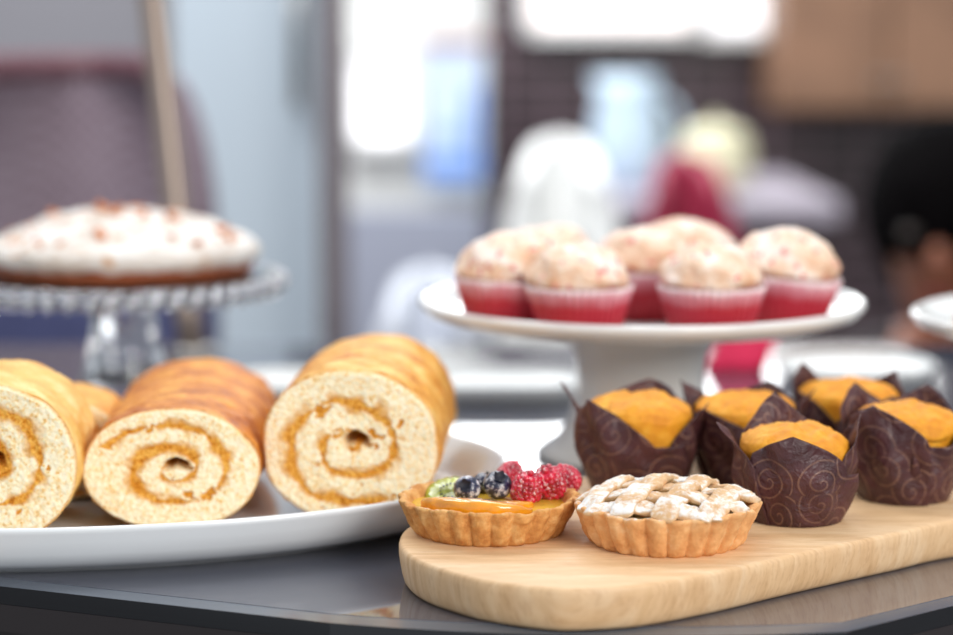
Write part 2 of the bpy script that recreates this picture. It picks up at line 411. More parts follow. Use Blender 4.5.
# ---------------------------------------------------------------- fluted tart shells
def flute(n, amp, ph=0.0):
    return lambda t: amp * (abs(math.cos(n * t / 2 + ph)) ** 0.8 - 0.6)
def tart_shell(r0, r1, h, nfl, amp, seed, deep, wall=0.0036):
    fl = flute(nfl, 1.0, seed)
    prof = [(0.0001, 0.0, 0), (r0 * 0.6, 0.0, 0), (r0 - 0.001, 0.0, .6), (r0, 0.0012, 1)]
    for k in range(1, 15):
        u = k / 14; prof.append((r0 + (r1 - r0) * u ** 0.85, 0.0012 + (h - 0.0012) * u, 1))
    prof += [(r1 + 0.0002, h + 0.0007, 0.9), (r1 - 0.0008, h + 0.0014, 0.6), (r1 - 0.002, h + 0.0011, 0.3), (r1 - wall, h - 0.0002, 0.0), (r1 - wall - 0.0012, h - 0.0025, 0), (r1 - wall - 0.0025, h - deep, 0)]
    def rad(r, z, t, i):
        a = prof[i][2]
        p = (math.cos(t) * r, math.sin(t) * r, z)
        return r + a * amp * fl(t) + 0.0008 * fb(p, 230, 4, seed) + 0.0009 * fb(p, 60, 2, seed) * (z > 0.001)
    def dz(r, z, t, i):
        if z < h * 0.8: return 0
        p = (math.cos(t) * r, math.sin(t) * r, 0)
        return 0.0014 * fb(p, 90, 4, seed + 3) + 0.0003 * fl(t)
    return lathe([(a, b) for a, b, _ in prof], 480, rad, dz=dz, cap0=True, cap1=True)

ct = onz(488.5, 547.5, ZB); T1 = (ct.x * 1.03, ct.y + 0.0350)
ft = thing('fruit_tart', 'round fluted fruit tart topped with raspberries, blueberries and peach', 'tart', (T1[0], T1[1], ZB))
obj('crust', tart_shell(0.0352, 0.0430, 0.0165, 25, 0.0029, 2, 0.005), M['crust'], ft)
R1 = 0.0385
rows_ = [(0.0001, 0.0136), (0.01, 0.0137), (0.02, 0.0137), (0.03, 0.0134), (R1, 0.0128)]
obj('custard', lathe(rows_, 72, cap0=True, cap1=False, dz=lambda r, z, t, i: 0.0006 * fb((r * math.cos(t), r * math.sin(t), 0), 90, 3, 4)), M['custard'], ft)
def loc_t(px, py, z):
    p = onz(px, py, z); return Vector((p.x - T1[0], p.y - T1[1], z - ZB))
# peach slice: a thick crescent lying along the front of the tart
def crescent(r, th0, th1, wid, z0, z1, seed):
    bm = bmesh.new(); rows = []; n = 60
    for i in range(n + 1):
        u = i / n; t = th0 + (th1 - th0) * u
        s = max(0.04, math.sin(PI * u)) ** 0.5
        w = wid * s; hh = (z1 - z0) * (0.35 + 0.65 * s)
        row = []
        for k in range(20):
            a = 2 * PI * k / 20
            cx = math.copysign(abs(math.cos(a)) ** 0.6, math.cos(a)) * w / 2; cz = math.copysign(abs(math.sin(a)) ** 0.6, math.sin(a)) * hh / 2
            rr = r + cx - 0.0015 * math.sin(PI * u)
            p = (rr * math.cos(t), rr * math.sin(t), z0 + hh / 2 + cz)
            q = 0.0004 * fb(p, 140, 3, seed)
            row.append((p[0] + q, p[1] + q, p[2] + q))
        rows.append(row)
    grid(bm, rows, True, True, True); return bm
tag(obj('peach_slice', crescent(0.0325, math.radians(193), math.radians(308), 0.0110, 0.0120, 0.0222, 3), M['peach'], ft), 'glossy orange peach slice')
tag(obj('peach_slice', crescent(0.0215, math.radians(250), math.radians(345), 0.0085, 0.0125, 0.0185, 5), M['peach'], ft), 'glossy orange peach slice under the berries')
# kiwi slice with seeds
kw = loc_t(452, 491, ZB + 0.0165)
kb = lathe([(0.0005, 0), (0.011, 0), (0.0128, 0.0006), (0.0132, 0.0018), (0.0126, 0.003), (0.010, 0.0036), (0.004, 0.0036), (0.0005, 0.0032)], 48, dz=lambda r, z, t, i: 0.0003 * math.cos(18 * t) * (z > 0.002))
ko = obj('kiwi_slice', kb, M['kiwi'], ft); ko.location = kw + Vector((0, 0.004, -0.0035)); ko.rotation_euler = (math.radians(24), math.radians(-6), 0)
bm = bmesh.new()
for k in range(16):
    t = 2 * PI * k / 16 + 0.1 * math.sin(k * 7)
    blob(bm, (0.0055 * math.cos(t), 0.0055 * math.sin(t), 0.0037), (0.0011, 0.0006, 0.0004), 1, rot=Euler((0, 0, t)))
s = obj('seeds', bm, M['kiwi_seed'], ko); tag(s, kind='stuff')
# raspberries
def raspberry(seed):
    bm = bmesh.new(); rnd = random.Random(seed)
    L = 0.0090; nring = 10
    for i in range(nring):
        v = i / (nring - 1)
        z = L * (1 - 2 * v) * 0.92
        rr = 0.0080 * math.sqrt(max(0.02, 1 - (abs(1 - 2 * v)) ** 2.4)) * (1.0 - 0.30 * v)
        cnt = max(1, int(2 * PI * rr / 0.0026))
        for k in range(cnt):
            t = 2 * PI * (k + 0.5 * (i % 2)) / cnt + rnd.uniform(-.08, .08)
            s = 0.00165 * rnd.uniform(0.9, 1.12)
            blob(bm, ((rr - 0.0008) * math.cos(t), (rr - 0.0008) * math.sin(t), z + rnd.uniform(-.0003, .0003)), (s, s, s), 2)
    blob(bm, (0, 0, 0), (0.0068, 0.0068, 0.0082), 2)
    return bm
rasp = [(527, 488, 0.0200, (200, 12, 0), 1.05), (549, 482, 0.0215, (212, -28, 20), 1.10), (510, 475, 0.0200, (150, 30, 0), 0.88), (564, 479, 0.0205, (185, -60, 30), 1.0)]
for i, (px, py, z, e, s) in enumerate(rasp):
    o = obj('raspberry', raspberry(i + 2), M['raspberry'], ft)
    o.location = loc_t(px, py, ZB + z); o.rotation_euler = tuple(math.radians(a) for a in e); o.scale = (s, s, s)
bl = [(467, 489, 0.0190, (60, -20, 0), 1.08), (497.5, 485, 0.0205, (40, 15, 0), 1.16), (483, 483, 0.0180, (-20, 40, 0), 0.88)]
for i, (px, py, z, e, s) in enumerate(bl):
    root = bmesh.new(); r = 0.0062
    blob(root, (0, 0, 0), (r, r, r * 0.9), 4, lambda p: (-0.16 * math.exp(-((1 - p.z) / 0.06) ** 1) if p.z > 0.5 else 0) + 0.012 * fb(p, 2.0, 2, i))
    o = obj('blueberry', root, M['blueberry'], ft); o.location = loc_t(px, py, ZB + z)
    o.rotation_euler = tuple(math.radians(a) for a in e); o.scale = (s, s, s)
    cr = bmesh.new(); rows = []
    for q, (rr, zz) in enumerate(((0.0014, r * 0.80), (0.0019, r * 0.87), (0.0025, r * 0.93))):
        rows.append([((rr + (0.0006 if q == 2 and k % 4 < 2 else 0)) * math.cos(2 * PI * k / 20), (rr + (0.0006 if q == 2 and k % 4 < 2 else 0)) * math.sin(2 * PI * k / 20), zz + (0.0006 if q == 2 and k % 4 < 2 else 0)) for k in range(20)])
    grid(cr, rows, True, True, False)
    obj('crown', cr, M['berry_crown'], o)

# lattice pie
cp = onz(667, 558.5, ZB); T2 = (cp.x * 1.03, cp.y + 0.0350)
lp = thing('lattice_pie', 'round fluted pie with sugar dusted lattice top at the front of the board', 'pie', (T2[0], T2[1], ZB), math.radians(8))
obj('crust', tart_shell(0.0352, 0.0434, 0.0185, 25, 0.0032, 5, 0.004, 0.0045), M['pie_crust'], lp)
obj('filling', lathe([(0.0001, 0.0212), (0.012, 0.0210), (0.024, 0.0198), (0.033, 0.0180), (0.039, 0.0160)], 72, cap0=True, cap1=False, dz=lambda r, z, t, i: 0.0012 * fb((r * math.cos(t), r * math.sin(t), 0), 110, 3, 8)), M['pie_filling'], lp)
RL = 0.0425
def strip(off, ang, lift, seed):
    bm = bmesh.new(); rows = []; half = math.sqrt(RL ** 2 - off ** 2); n = 70
    ca, sa = math.cos(ang), math.sin(ang); w = 0.0060
    for i in range(n + 1):
        s = -half + 2 * half * i / n
        end = min(1.0, (half - abs(s)) / 0.004 + 0.35)
        row = []
        for k in range(18):
            a = 2 * PI * k / 18
            cx = math.copysign(abs(math.cos(a)) ** 0.7, math.cos(a)) * w * (0.75 + 0.25 * end)
            cz = math.copysign(abs(math.sin(a)) ** 0.7, math.sin(a)) * 0.0021 * end
            x, y = s * ca - (off + cx) * sa, s * sa + (off + cx) * ca
            r2 = min(1, (x * x + y * y) / RL ** 2)
            z = 0.0192 + 0.0048 * (1 - r2 ** 1.6) + lift * (1 - r2 ** 3) + cz + 0.0012 * math.cos(s / 0.0125 * PI + seed) * (1 - r2)
            p = (x, y, z); q = 0.0016 * fb(p, 120, 4, seed) + 0.0010 * fb(p, 45, 2, seed)
            row.append((x + q * 0.6, y - q * 0.6, z + q))
        rows.append(row)
    grid(bm, rows, True, True, True); return bm
for k, off in enumerate((-0.0295, -0.0100, 0.0100, 0.0290)):
    obj('lattice_strip', strip(off, math.radians(60), 0.0020, k), M['lattice'], lp)
for k, off in enumerate((-0.0300, -0.0105, 0.0095, 0.0290)):
    obj('lattice_strip', strip(off, math.radians(-28), 0.0000, k + 9), M['lattice'], lp)

# ---------------------------------------------------------------- tulip paper muffins
def petal(bm, uvl, th, span, hmax, hside, flare, curl, seed, off, r0=0.0205, rb=0.0285, point=1.0, skew=0.0):
    nu, nv = 34, 30; rows = []; uvs = []
    for j in range(nv + 1):
        v = j / nv; row = []; uvr = []
        for i in range(nu + 1):
            u = -1 + 2 * i / nu
            top = hside + (hmax - hside) * max(0.0, 1 - abs(u - skew)) ** point
            z = top * v
            t = th + u * span * (1 - 0.15 * v)
            hz = min(1.0, z / 0.030)
            r = r0 + (rb - r0) * (1 - (1 - hz) ** 1.8) + off + 0.0011 * u
            over = max(0.0, z - 0.034)
            r += flare * over * 1.0 + curl * over ** 2 * 30
            fold = 0.0009 * math.sin(t * 9 + seed + z * 70) * min(1, z / 0.012) + 0.0016 * fb((math.cos(t) * 2, math.sin(t) * 2, z * 45), 1.0, 3, seed) * min(1, z / 0.015)
            # crisp crease
            fold += 0.0024 * (abs(((t * 2.2 + z * 50 + seed) % 2) - 1) - 0.5) * min(1, z / 0.02)
            r += fold
            row.append(Vector((r * math.cos(t), r * math.sin(t), max(z, 0.0)))); uvr.append((t * 0.03 + seed * 0.37, z + seed * 0.11))
        rows.append(row); uvs.append(uvr)
    vr = [[bm.verts.new(p) for p in r] for r in rows]
    for j in range(nv):
        for i in range(nu):
            f = bm.faces.new((vr[j][i], vr[j][i + 1], vr[j + 1][i + 1], vr[j + 1][i]))
            for lp_, (a, b2) in zip(f.loops, ((j, i), (j, i + 1), (j + 1, i + 1), (j + 1, i))): lp_[uvl].uv = uvs[a][b2]

def muffin(label, x, y, seed, petals, scale=1.0, cake_h=0.047, tilt=0.0):
    root = thing('muffin', label, 'muffin', (x, y, ZB), group='muffins in brown tulip papers'); root.scale = (scale,) * 3
    bm = bmesh.new(); uvl = bm.loops.layers.uv.new('UVMap')
    for k, p in enumerate(petals):
        petal(bm, uvl, math.radians(p[0]), math.radians(p[1]), p[2], p[3], p[4], p[5], seed + k * 3.1, p[6], point=p[7], skew=p[8])
    n = 40
    bm.faces.new([bm.verts.new((0.0208 * math.cos(2 * PI * k / n), 0.0208 * math.sin(2 * PI * k / n), 0.0004)) for k in range(n)])
    o = obj('paper_cup', bm, M['paper'], root)
    md = o.modifiers.new('thickness', 'SOLIDIFY'); md.thickness = 0.00035; md.offset = 0
    prof = [(0.0190, 0.002), (0.0225, 0.012), (0.0255, 0.024), (0.0262, 0.032), (0.0270, 0.0365), (0.0262, 0.0400), (0.0225, 0.0432), (0.0165, 0.0455), (0.0095, 0.0468), (0.003, cake_h)]
    pf = []
    for i in range(len(prof) - 1):
        for s in range(4):
            u = s / 4; pf.append((prof[i][0] * (1 - u) + prof[i + 1][0] * u, prof[i][1] * (1 - u) + prof[i + 1][1] * u))
    pf.append(prof[-1])
    def dz(r, z, t, i):
        if z < 0.034: return 0
        p = (r * math.cos(t), r * math.sin(t), 0)
        c = abs(fb(p, 48, 2, seed + 4))
        return 0.0016 * fb(p, 60, 4, seed) + 0.0012 * fb(p, 160, 3, seed) - 0.004 * max(0, 0.10 - c) * 6 * 0.25 + p[0] * tilt
    tag(obj('cake', lathe(pf, 110, lambda r, z, t, i: r * (1 + 0.03 * fb((math.cos(t), math.sin(t), z * 30), 1.5, 3, seed)), dz=dz), M['muffin'], root), 'orange yellow muffin top')
    return root
# petal: angle, half span, tip height, side height, flare, curl, offset, pointedness, skew
def mpos(px, pyb, r=0.0205):
    p = onz(px, pyb, ZB); k = (p.y + r) / p.y; return p.x * k, p.y + r
fx, fy = mpos(793, 527)
muffin('nearest muffin in brown swirl paper, right behind the lattice pie', fx, fy, 1.0,
       [(100, 54, 0.0580, 0.036, 0.10, 0.2, -0.0006, 0.9, 0.0), (186, 46, 0.0500, 0.026, 0.45, 0.3, 0.0010, 0.9, 0.1), (352, 52, 0.0520, 0.032, 0.10, 0.2, 0.0006, 0.8, 0.3), (274, 66, 0.0465, 0.026, 0.0, 0.0, 0.0022, 0.50, -0.25)])
rx, ry = mpos(903, 505)
muffin('muffin in brown swirl paper at the right edge of the picture', rx, ry, 2.3,
       [(60, 56, 0.0530, 0.036, 0.15, 0.2, -0.0006, 0.9, 0), (130, 50, 0.0540, 0.034, 0.1, 0.3, 0.0006, 0.7, 0), (320, 60, 0.0440, 0.030, 0.1, 0.1, 0.0012, 0.8, 0.7), (228, 62, 0.0500, 0.031, -0.1, 0, 0.0020, 0.55, 0.0)], 1.04, 0.0455)
lx, ly = mpos(636, 497)
muffin('muffin in brown paper with a thin tip sticking up, left of the others', lx, ly, 4.1,
       [(172, 34, 0.0530, 0.030, 0.45, 0.2, -0.0004, 1.0, 0.0), (75, 56, 0.0500, 0.036, 0.15, 0.2, 0.0004, 0.6, 0), (345, 50, 0.0450, 0.026, 0.35, 0.5, 0.0010, 0.8, 0), (250, 74, 0.0480, 0.026, -0.05, 0, 0.0022, 0.7, -0.50)], 1.08, 0.0465)
muffin('muffin in brown paper behind the nearest one, between it and the left muffin', 0.1440, 1.192, 5.7,
       [(160, 50, 0.0520, 0.034, 0.2, 0.3, 0.0000, 0.6, 0), (60, 54, 0.0490, 0.036, 0.15, 0.2, 0.0006, 0.8, 0), (352, 50, 0.0500, 0.030, 0.2, 0.3, 0.0010, 0.9, 0), (240, 60, 0.0420, 0.030, 0.0, 0, 0.0020, 0.7, -0.4)], 1.02)
muffin('rearmost muffin in brown paper with a tall flap, behind the right edge one', 0.2060, 1.232, 7.2,
       [(135, 40, 0.0530, 0.036, 0.05, 0.1, 0.0000, 0.8, 0), (35, 50, 0.0490, 0.034, 0.25, 0.3, 0.0006, 0.9, 0), (300, 58, 0.0420, 0.030, 0.1, 0.1, 0.0010, 0.8, 0.2), (205, 54, 0.0440, 0.028, 0.1, 0.2, 0.0018, 0.8, 0)], 1.04)

# ---------------------------------------------------------------- white cake stands
def white_stand(label, x, y, R, zr):
    root = thing('cake_stand', label, 'cake stand', (x, y, 0), group='white footed cake stands')
    pp = [(0.0002, zr - 0.0145), (0.045, zr - 0.0145), (0.095, zr - 0.0130), (R * 0.86, zr - 0.0105), (R * 0.96, zr - 0.0065), (R, zr - 0.0012), (R + 0.0004, zr + 0.0012), (R - 0.002, zr + 0.0026), (R * 0.965, zr + 0.0012), (R * 0.93, zr - 0.0022), (R * 0.89, zr - 0.0050), (R * 0.85, zr - 0.0062), (0.06, zr - 0.0066), (0.0002, zr - 0.0066)]
    obj('plate', lathe(pp, 128), M['stand_white'], root)
    z1 = zr - 0.0145
    ps = [(0.0002, 0.003), (0.055, 0.002), (0.060, 0.0), (0.0640, 0.001), (0.0645, 0.003), (0.060, 0.007), (0.052, 0.012), (0.045, 0.022), (0.041, 0.036), (0.039, 0.050), (0.041, z1 - 0.018), (0.047, z1 - 0.008), (0.058, z1 - 0.0005), (0.0002, z1 - 0.0002)]
    obj('pedestal', lathe(ps, 96), M['stand_white'], root)
    return root
SX, SY, SR, SZ = 0.1010, 1.370, 0.1360, 0.0962
white_stand('white footed cake stand carrying the red cupcakes', SX, SY, SR, SZ)
white_stand('white footed cake stand at the right edge, mostly out of the picture', 0.3840, 1.345, 0.1200, 0.0895)

# cupcakes
def cupcake(label, x, y, z, seed, rz=0, tilt=(0, 0), s=1.0):
    root = thing('cupcake', label, 'cupcake', (x, y, z), rz, 'red cupcakes with cream frosting'); root.rotation_euler = (tilt[0], tilt[1], rz); root.scale = (s,) * 3
    n = 240
    def rad(r, zz, t, i): return r + (0.00075 * math.cos(40 * t)) * (0.35 + zz / 0.03) if r > 0.01 else r
    pr = [(0.0002, 0.0), (0.0225, 0.0), (0.0235, 0.0012), (0.0252, 0.008), (0.0272, 0.016), (0.0292, 0.0235), (0.0304, 0.0275), (0.0300, 0.0277), (0.0286, 0.0235), (0.0270, 0.018)]
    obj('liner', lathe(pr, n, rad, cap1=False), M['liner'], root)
    obj('cake', lathe([(0.0275, 0.0225), (0.0281, 0.0255), (0.0262, 0.0275), (0.018, 0.029), (0.0002, 0.029)], 64, cap0=False), M['red_cake'], root)
    bm = bmesh.new(); pf = []
    P0 = [(0.0002, 0.0265), (0.018, 0.0262), (0.0262, 0.0268), (0.0286, 0.0300), (0.0288, 0.0335), (0.0274, 0.0380), (0.0245, 0.0425), (0.0200, 0.0465), (0.0140, 0.0495), (0.0070, 0.0512), (0.0002, 0.0516)]
    for i in range(len(P0) - 1):
        for q in range(4):
            u = q / 4; pf.append((P0[i][0] * (1 - u) + P0[i + 1][0] * u, P0[i][1] * (1 - u) + P0[i + 1][1] * u))
    pf.append(P0[-1])
    def rf(r, zz, t, i):
        p = (math.cos(t) * r, math.sin(t) * r, zz)
        return r * (1 + 0.09 * fb(p, 50, 3, seed)) + 0.0012 * math.sin(3 * t + zz * 320 + seed) * (zz > 0.03) * (r > 0.004)
    obj('frosting', lathe(pf, 90, rf, bm=bm, dz=lambda r, zz, t, i: 0.003 * fb((math.cos(t) * r, math.sin(t) * r, 0), 60, 3, seed) * (zz > 0.03)), M['cream'], root)
    return root
ZC = SZ - 0.0064
def cpos(px, d): return (px - 476.5) / F * d / math.cos(PITCH) * 1.0 * math.cos(PITCH)
cup = [(510, 1.305, 'cupcake furthest left on the white stand', 1.05, (0, 0)),
       (580, 1.272, 'cupcake second from left on the stand, at its front edge', 1.0, (0, 0)),
       (713, 1.272, 'cupcake at the front edge of the stand, nearest the right one', 1.0, (0, 0)),
       (783, 1.318, 'cupcake furthest right on the stand, leaning outward', 1.06, (0.02, 0.10)),
       (646, 1.345, 'cupcake mid stand, seen between the front two', 1.06, (0, 0)),
       (550, 1.385, 'cupcake at the back of the stand, hidden behind the two left ones', 1.0, (0, 0)),
       (690, 1.395, 'cupcake at the back of the stand, behind the right front one', 1.06, (0, 0))]
for i, (px, d, lab, s, tl) in enumerate(cup):
    cupcake('red cream frosted ' + lab, cpos(px, d), d, ZC, i * 3.3 + 1, i * 1.3 if i != 3 else 0, tl, s)
# spill of crumbs/frosting on the right stand: a cream bun
bun = bmesh.new()
lathe([(0.0002, 0), (0.026, 0), (0.030, 0.004), (0.031, 0.012), (0.027, 0.022), (0.018, 0.029), (0.008, 0.032), (0.0002, 0.0325)], 72, lambda r, z, t, i: r * (1 + 0.05 * fb((math.cos(t), math.sin(t), z * 40), 1.6, 3, 2)), bm=bun)
bo = obj('meringue', bun, M['frosting']); bo.location = (0.312, 1.345, 0.0832); bo.scale = (0.8, 0.8, 0.34)
tag(bo, 'low white meringue on the white stand at the right edge', 'meringue')

# ---------------------------------------------------------------- glass cake stand with frosted cake
GX, GY, GR, GZ = -0.2400, 1.520, 0.1040, 0.0955
gs = thing('glass_cake_stand', 'clear glass pedestal cake stand with beaded rim under the frosted cake', 'cake stand', (GX, GY, 0))
obj('plate', lathe([(0.0002, GZ - 0.005), (0.05, GZ - 0.005), (GR * 0.97, GZ - 0.003), (GR, GZ - 0.001), (GR, GZ + 0.001), (GR * 0.97, GZ + 0.0015), (0.05, GZ), (0.0002, GZ)], 128), M['glass'], gs)
bm = bmesh.new()
for k in range(48):
    t = 2 * PI * k / 48
    blob(bm, ((GR + 0.0020) * math.cos(t), (GR + 0.0020) * math.sin(t), GZ - 0.0045), (0.0062, 0.0062, 0.0068), 2)
    t += PI / 48
    blob(bm, ((GR + 0.0000) * math.cos(t), (GR + 0.0000) * math.sin(t), GZ - 0.0105), (0.0030, 0.0030, 0.0034), 2)
obj('beaded_rim', bm, M['glass'], gs)
def fl8(r, z, t, i): return r * (1 + 0.05 * abs(math.cos(5 * t))) if r > 0.01 else r
obj('pedestal', lathe([(0.0002, 0.004), (0.040, 0.0015), (0.046, 0.0), (0.048, 0.002), (0.044, 0.007), (0.034, 0.016), (0.028, 0.028), (0.0240, 0.044), (0.0215, 0.060), (0.0205, 0.076), (0.0225, 0.086), (0.030, GZ - 0.0052), (0.0002, GZ - 0.0052)], 120, fl8), M['glass'], gs)
ck = thing('frosted_cake', 'round cake under domed white frosting with nuts, on the glass stand', 'cake', (GX, GY, GZ + 0.0016))
obj('sponge', lathe([(0.0002, 0), (0.080, 0), (0.0865, 0.002), (0.0880, 0.006), (0.0870, 0.011), (0.0002, 0.011)], 128, lambda r, z, t, i: r * (1 + 0.012 * fb((math.cos(t), math.sin(t), z), 4, 3, 2))), M['cake_base'], ck)
FP = [(0.0002, 0.0085), (0.080, 0.0085), (0.0890, 0.0095), (0.0925, 0.0135), (0.0925, 0.0190), (0.0885, 0.0225), (0.080, 0.0265), (0.068, 0.0315), (0.054, 0.0365), (0.038, 0.0405), (0.02, 0.0428), (0.0002, 0.0432)]
pf = []
for i in range(len(FP) - 1):
    for q in range(5):
        u = q / 5; pf.append((FP[i][0] * (1 - u) + FP[i + 1][0] * u, FP[i][1] * (1 - u) + FP[i + 1][1] * u))
pf.append(FP[-1])
def fdz(r, z, t, i):
    p = (math.cos(t) * r, math.sin(t) * r, 0)
    if z < 0.012: return 0.0022 * fb((math.cos(t) * .1, math.sin(t) * .1, 0), 60, 2, 6) if r > 0.082 else 0
    return 0.0040 * fb(p, 26, 3, 6) + 0.0012 * fb(p, 90, 2, 1)
obj('frosting', lathe(pf, 160, lambda r, z, t, i: r * (1 + 0.02 * fb((math.cos(t), math.sin(t), z * 10), 3, 3, 5)), dz=fdz), M['frosting'], ck)
bm = bmesh.new(); rnd = random.Random(5)
for k in range(90):
    r = 0.084 * math.sqrt(rnd.random()); t = rnd.uniform(0, 2 * PI)
    zz = 0.0432 - 0.0207 * (r / 0.0885) ** 2.0 + 0.0040 * fb((math.cos(t) * r, math.sin(t) * r, 0), 26, 3, 6)
    s = rnd.uniform(0.0008, 0.0026) if k > 22 else rnd.uniform(0.003, 0.005)
    blob(bm, (r * math.cos(t), r * math.sin(t), zz), (s * 1.5, s, s * 0.9), 1, lambda p: 0.25 * fb(p, 1.7, 2, k), Euler((rnd.random(), rnd.random(), rnd.random() * 6)))
tag(obj('nut_topping', bm, M['nut'], ck, smooth=False), 'orange brown chopped nuts', kind='stuff')

# ---------------------------------------------------------------- display counter
m, nt, b = nodes('smoked_glass'); setp(b, Base_Color=c4(srgb(74, 76, 88)), Roughness=0.03, IOR=1.9, Coat_Weight=0.3, Coat_IOR=1.6, Coat_Roughness=0.02); M['smoked'] = m
m, nt, b = nodes('pale_glass_edge'); setp(b, Base_Color=c4(srgb(24, 26, 30)), Roughness=0.12, IOR=1.5); M['gedge'] = m
M['case'] = simple('dark_case_laminate', srgb(34, 28, 30), 0.35)
M['steel'] = simple('brushed_metal', srgb(150, 146, 142), 0.3, Metallic=1.0)
# front outline of the glass: two straight runs meeting in a broad rounded corner
e1 = onz(-120, 572, 0); e2 = onz(330, 622, 0); e3 = onz(600, 652, 0); e4 = onz(847, 631, 0); e5 = onz(953, 605, 0)
def qb(p, q, r, n=14): return [(1 - t) ** 2 * p + 2 * t * (1 - t) * q + t * t * r for t in [i / n for i in range(n + 1)]]
fr = [Vector((-1.3, e1.y + (-1.3 - e1.x) * (e2.y - e1.y) / (e2.x - e1.x), 0)), e1] + qb(e2, Vector(((e2.x + e4.x) / 2, min(e2.y, e4.y) - 0.020, 0)), e4) + [e5, Vector((1.3, e5.y + (1.3 - e5.x) * (e5.y - e4.y) / (e5.x - e4.x), 0))]
back = [Vector((1.3, 1.86, 0)), Vector((-1.3, 1.86, 0))]
poly = [Vector((p.x, p.y, 0)) for p in fr] + back
ct_ = thing('display_counter', 'glass topped display counter with dark case, carrying all the pastries', 'counter')
bm = bmesh.new()
grid(bm, [[p + Vector((0, 0, -0.009)) for p in poly], [p + Vector((0, 0, -0.0004)) for p in poly]], True, True, True)
obj('glass_edge', bm, M['gedge'], ct_, smooth=False)
ipoly = []
n = len(poly)
for i, p in enumerate(poly):
    ipoly.append(p + Vector((0, 0.0145 if i < n - 2 else 0, 0)))
bm = bmesh.new()
grid(bm, [[p - Vector((0, 0, 0.0003)) for p in ipoly], [p for p in ipoly]], True, True, True)
tag(obj('glass_top', bm, M['smoked'], ct_, smooth=False), 'dark mirror-like glass top')
bm = bmesh.new()
grid(bm, [[p - Vector((0, 0, 0.0004)) for p in poly], [p - Vector((0, 0, 0.0002)) for p in ipoly]], True, True, True)
m, nt, b = nodes('ground_glass_border'); setp(b, Base_Color=c4(srgb(92, 98, 108)), Roughness=0.16, IOR=1.6)
tag(obj('glass_border', bm, m, ct_, smooth=False), 'paler ground border along the glass edge')
bm = bmesh.new()
cpoly = [p + Vector((0, 0.02 if i < n - 2 else -0.02, 0)) for i, p in enumerate(poly)]
grid(bm, [[p + Vector((0, 0, FLOOR)) for p in cpoly], [p + Vector((0, 0, -0.022)) for p in cpoly]], True, True, True)
obj('case', bm, M['case'], ct_, smooth=False)
bm = bmesh.new()
grid(bm, [[p + Vector((0, 0, -0.0225)) for p in poly], [p + Vector((0, 0, -0.0092)) for p in poly]], True, True, True)
obj('frame', bm, M['case'], ct_, smooth=False)

# slanting post of the counter, standing behind the glass cake stand
pb = onz(192, 352, 0.0)
pt = atd(146, -60, pb.y + 0.05)
post = thing('metal_post', 'slanting brushed metal post rising behind the frosted cake', 'post', (pb.x, pb.y, 0))
dv = pt - pb
bm = bmesh.new(); tube([(0, 0, 0.003)] + [tuple(dv * t) for t in (0.1, 0.5, 1.0, 1.6)], 0.0115, 20, bm); obj('pole', bm, simple('bronze_metal', srgb(150, 134, 124), 0.35, Metallic=0.7), post)
obj('foot', lathe([(0.0002, 0), (0.022, 0), (0.023, 0.003), (0.014, 0.006), (0.0002, 0.007)], 32), M['steel'], post)

# white platters at the back of the counter
def tray(name, label, x0, x1, y0, y1, h, cat='platter'):
    r = (y1 - y0) / 2; xs = (x1 - x0) / 2 - r; base = []
    for k in range(64):
        t = 2 * PI * k / 64
        base.append((math.cos(t), math.sin(t), xs if math.cos(t) > 0 else -xs))
    bm = bmesh.new(); rows = []
    for s, z in ((0.80, 0), (0.84, 0.0), (0.93, h * 0.18), (0.985, h * 0.55), (1.0, h * 0.93), (0.99, h), (0.965, h * 0.9), (0.93, h * 0.6), (0.85, h * 0.45), (0.6, h * 0.42)):
        rows.append([(c * r * s + x, q * r * s, z) for c, q, x in base])
    grid(bm, rows, True, True, True)
    o = obj(name, bm, M['porcelain_far']); o.location = ((x0 + x1) / 2, (y0 + y1) / 2, 0); return tag(o, label, cat)
tray('serving_platter', 'long white serving platter at the back of the counter, behind the swiss rolls', -0.185, 0.083, 1.550, 1.640, 0.014)
tray('serving_platter', 'white platter at the back right of the counter, below the right cake stand', 0.225, 0.345, 1.625, 1.725, 0.013)
# red folded napkin
np_ = onz(736, 374, 0.0)
bm = bmesh.new()
rows = []
for z, hw, hd in ((0.0, 0.023, 0.020), (0.008, 0.0225, 0.017), (0.016, 0.0215, 0.012), (0.024, 0.022, 0.006), (0.030, 0.022, 0.002)):
    rows.append([(hw * math.copysign(abs(math.cos(t)) ** 0.4, math.cos(t)) + z * 0.45, hd * math.copysign(abs(math.sin(t)) ** 0.4, math.sin(t)) + 0.001 * math.sin(6 * t), z) for t in [2 * PI * k / 40 for k in range(40)]])
grid(bm, rows, True, True, True)
o = obj('folded_napkin', bm, simple('red_napkin_cloth', srgb(206, 30, 76), 0.8, 0.15, 60)); o.location = (np_.x, np_.y + 0.02, 0)
tag(o, 'red folded napkin standing on the counter under the cupcake stand', 'napkin')

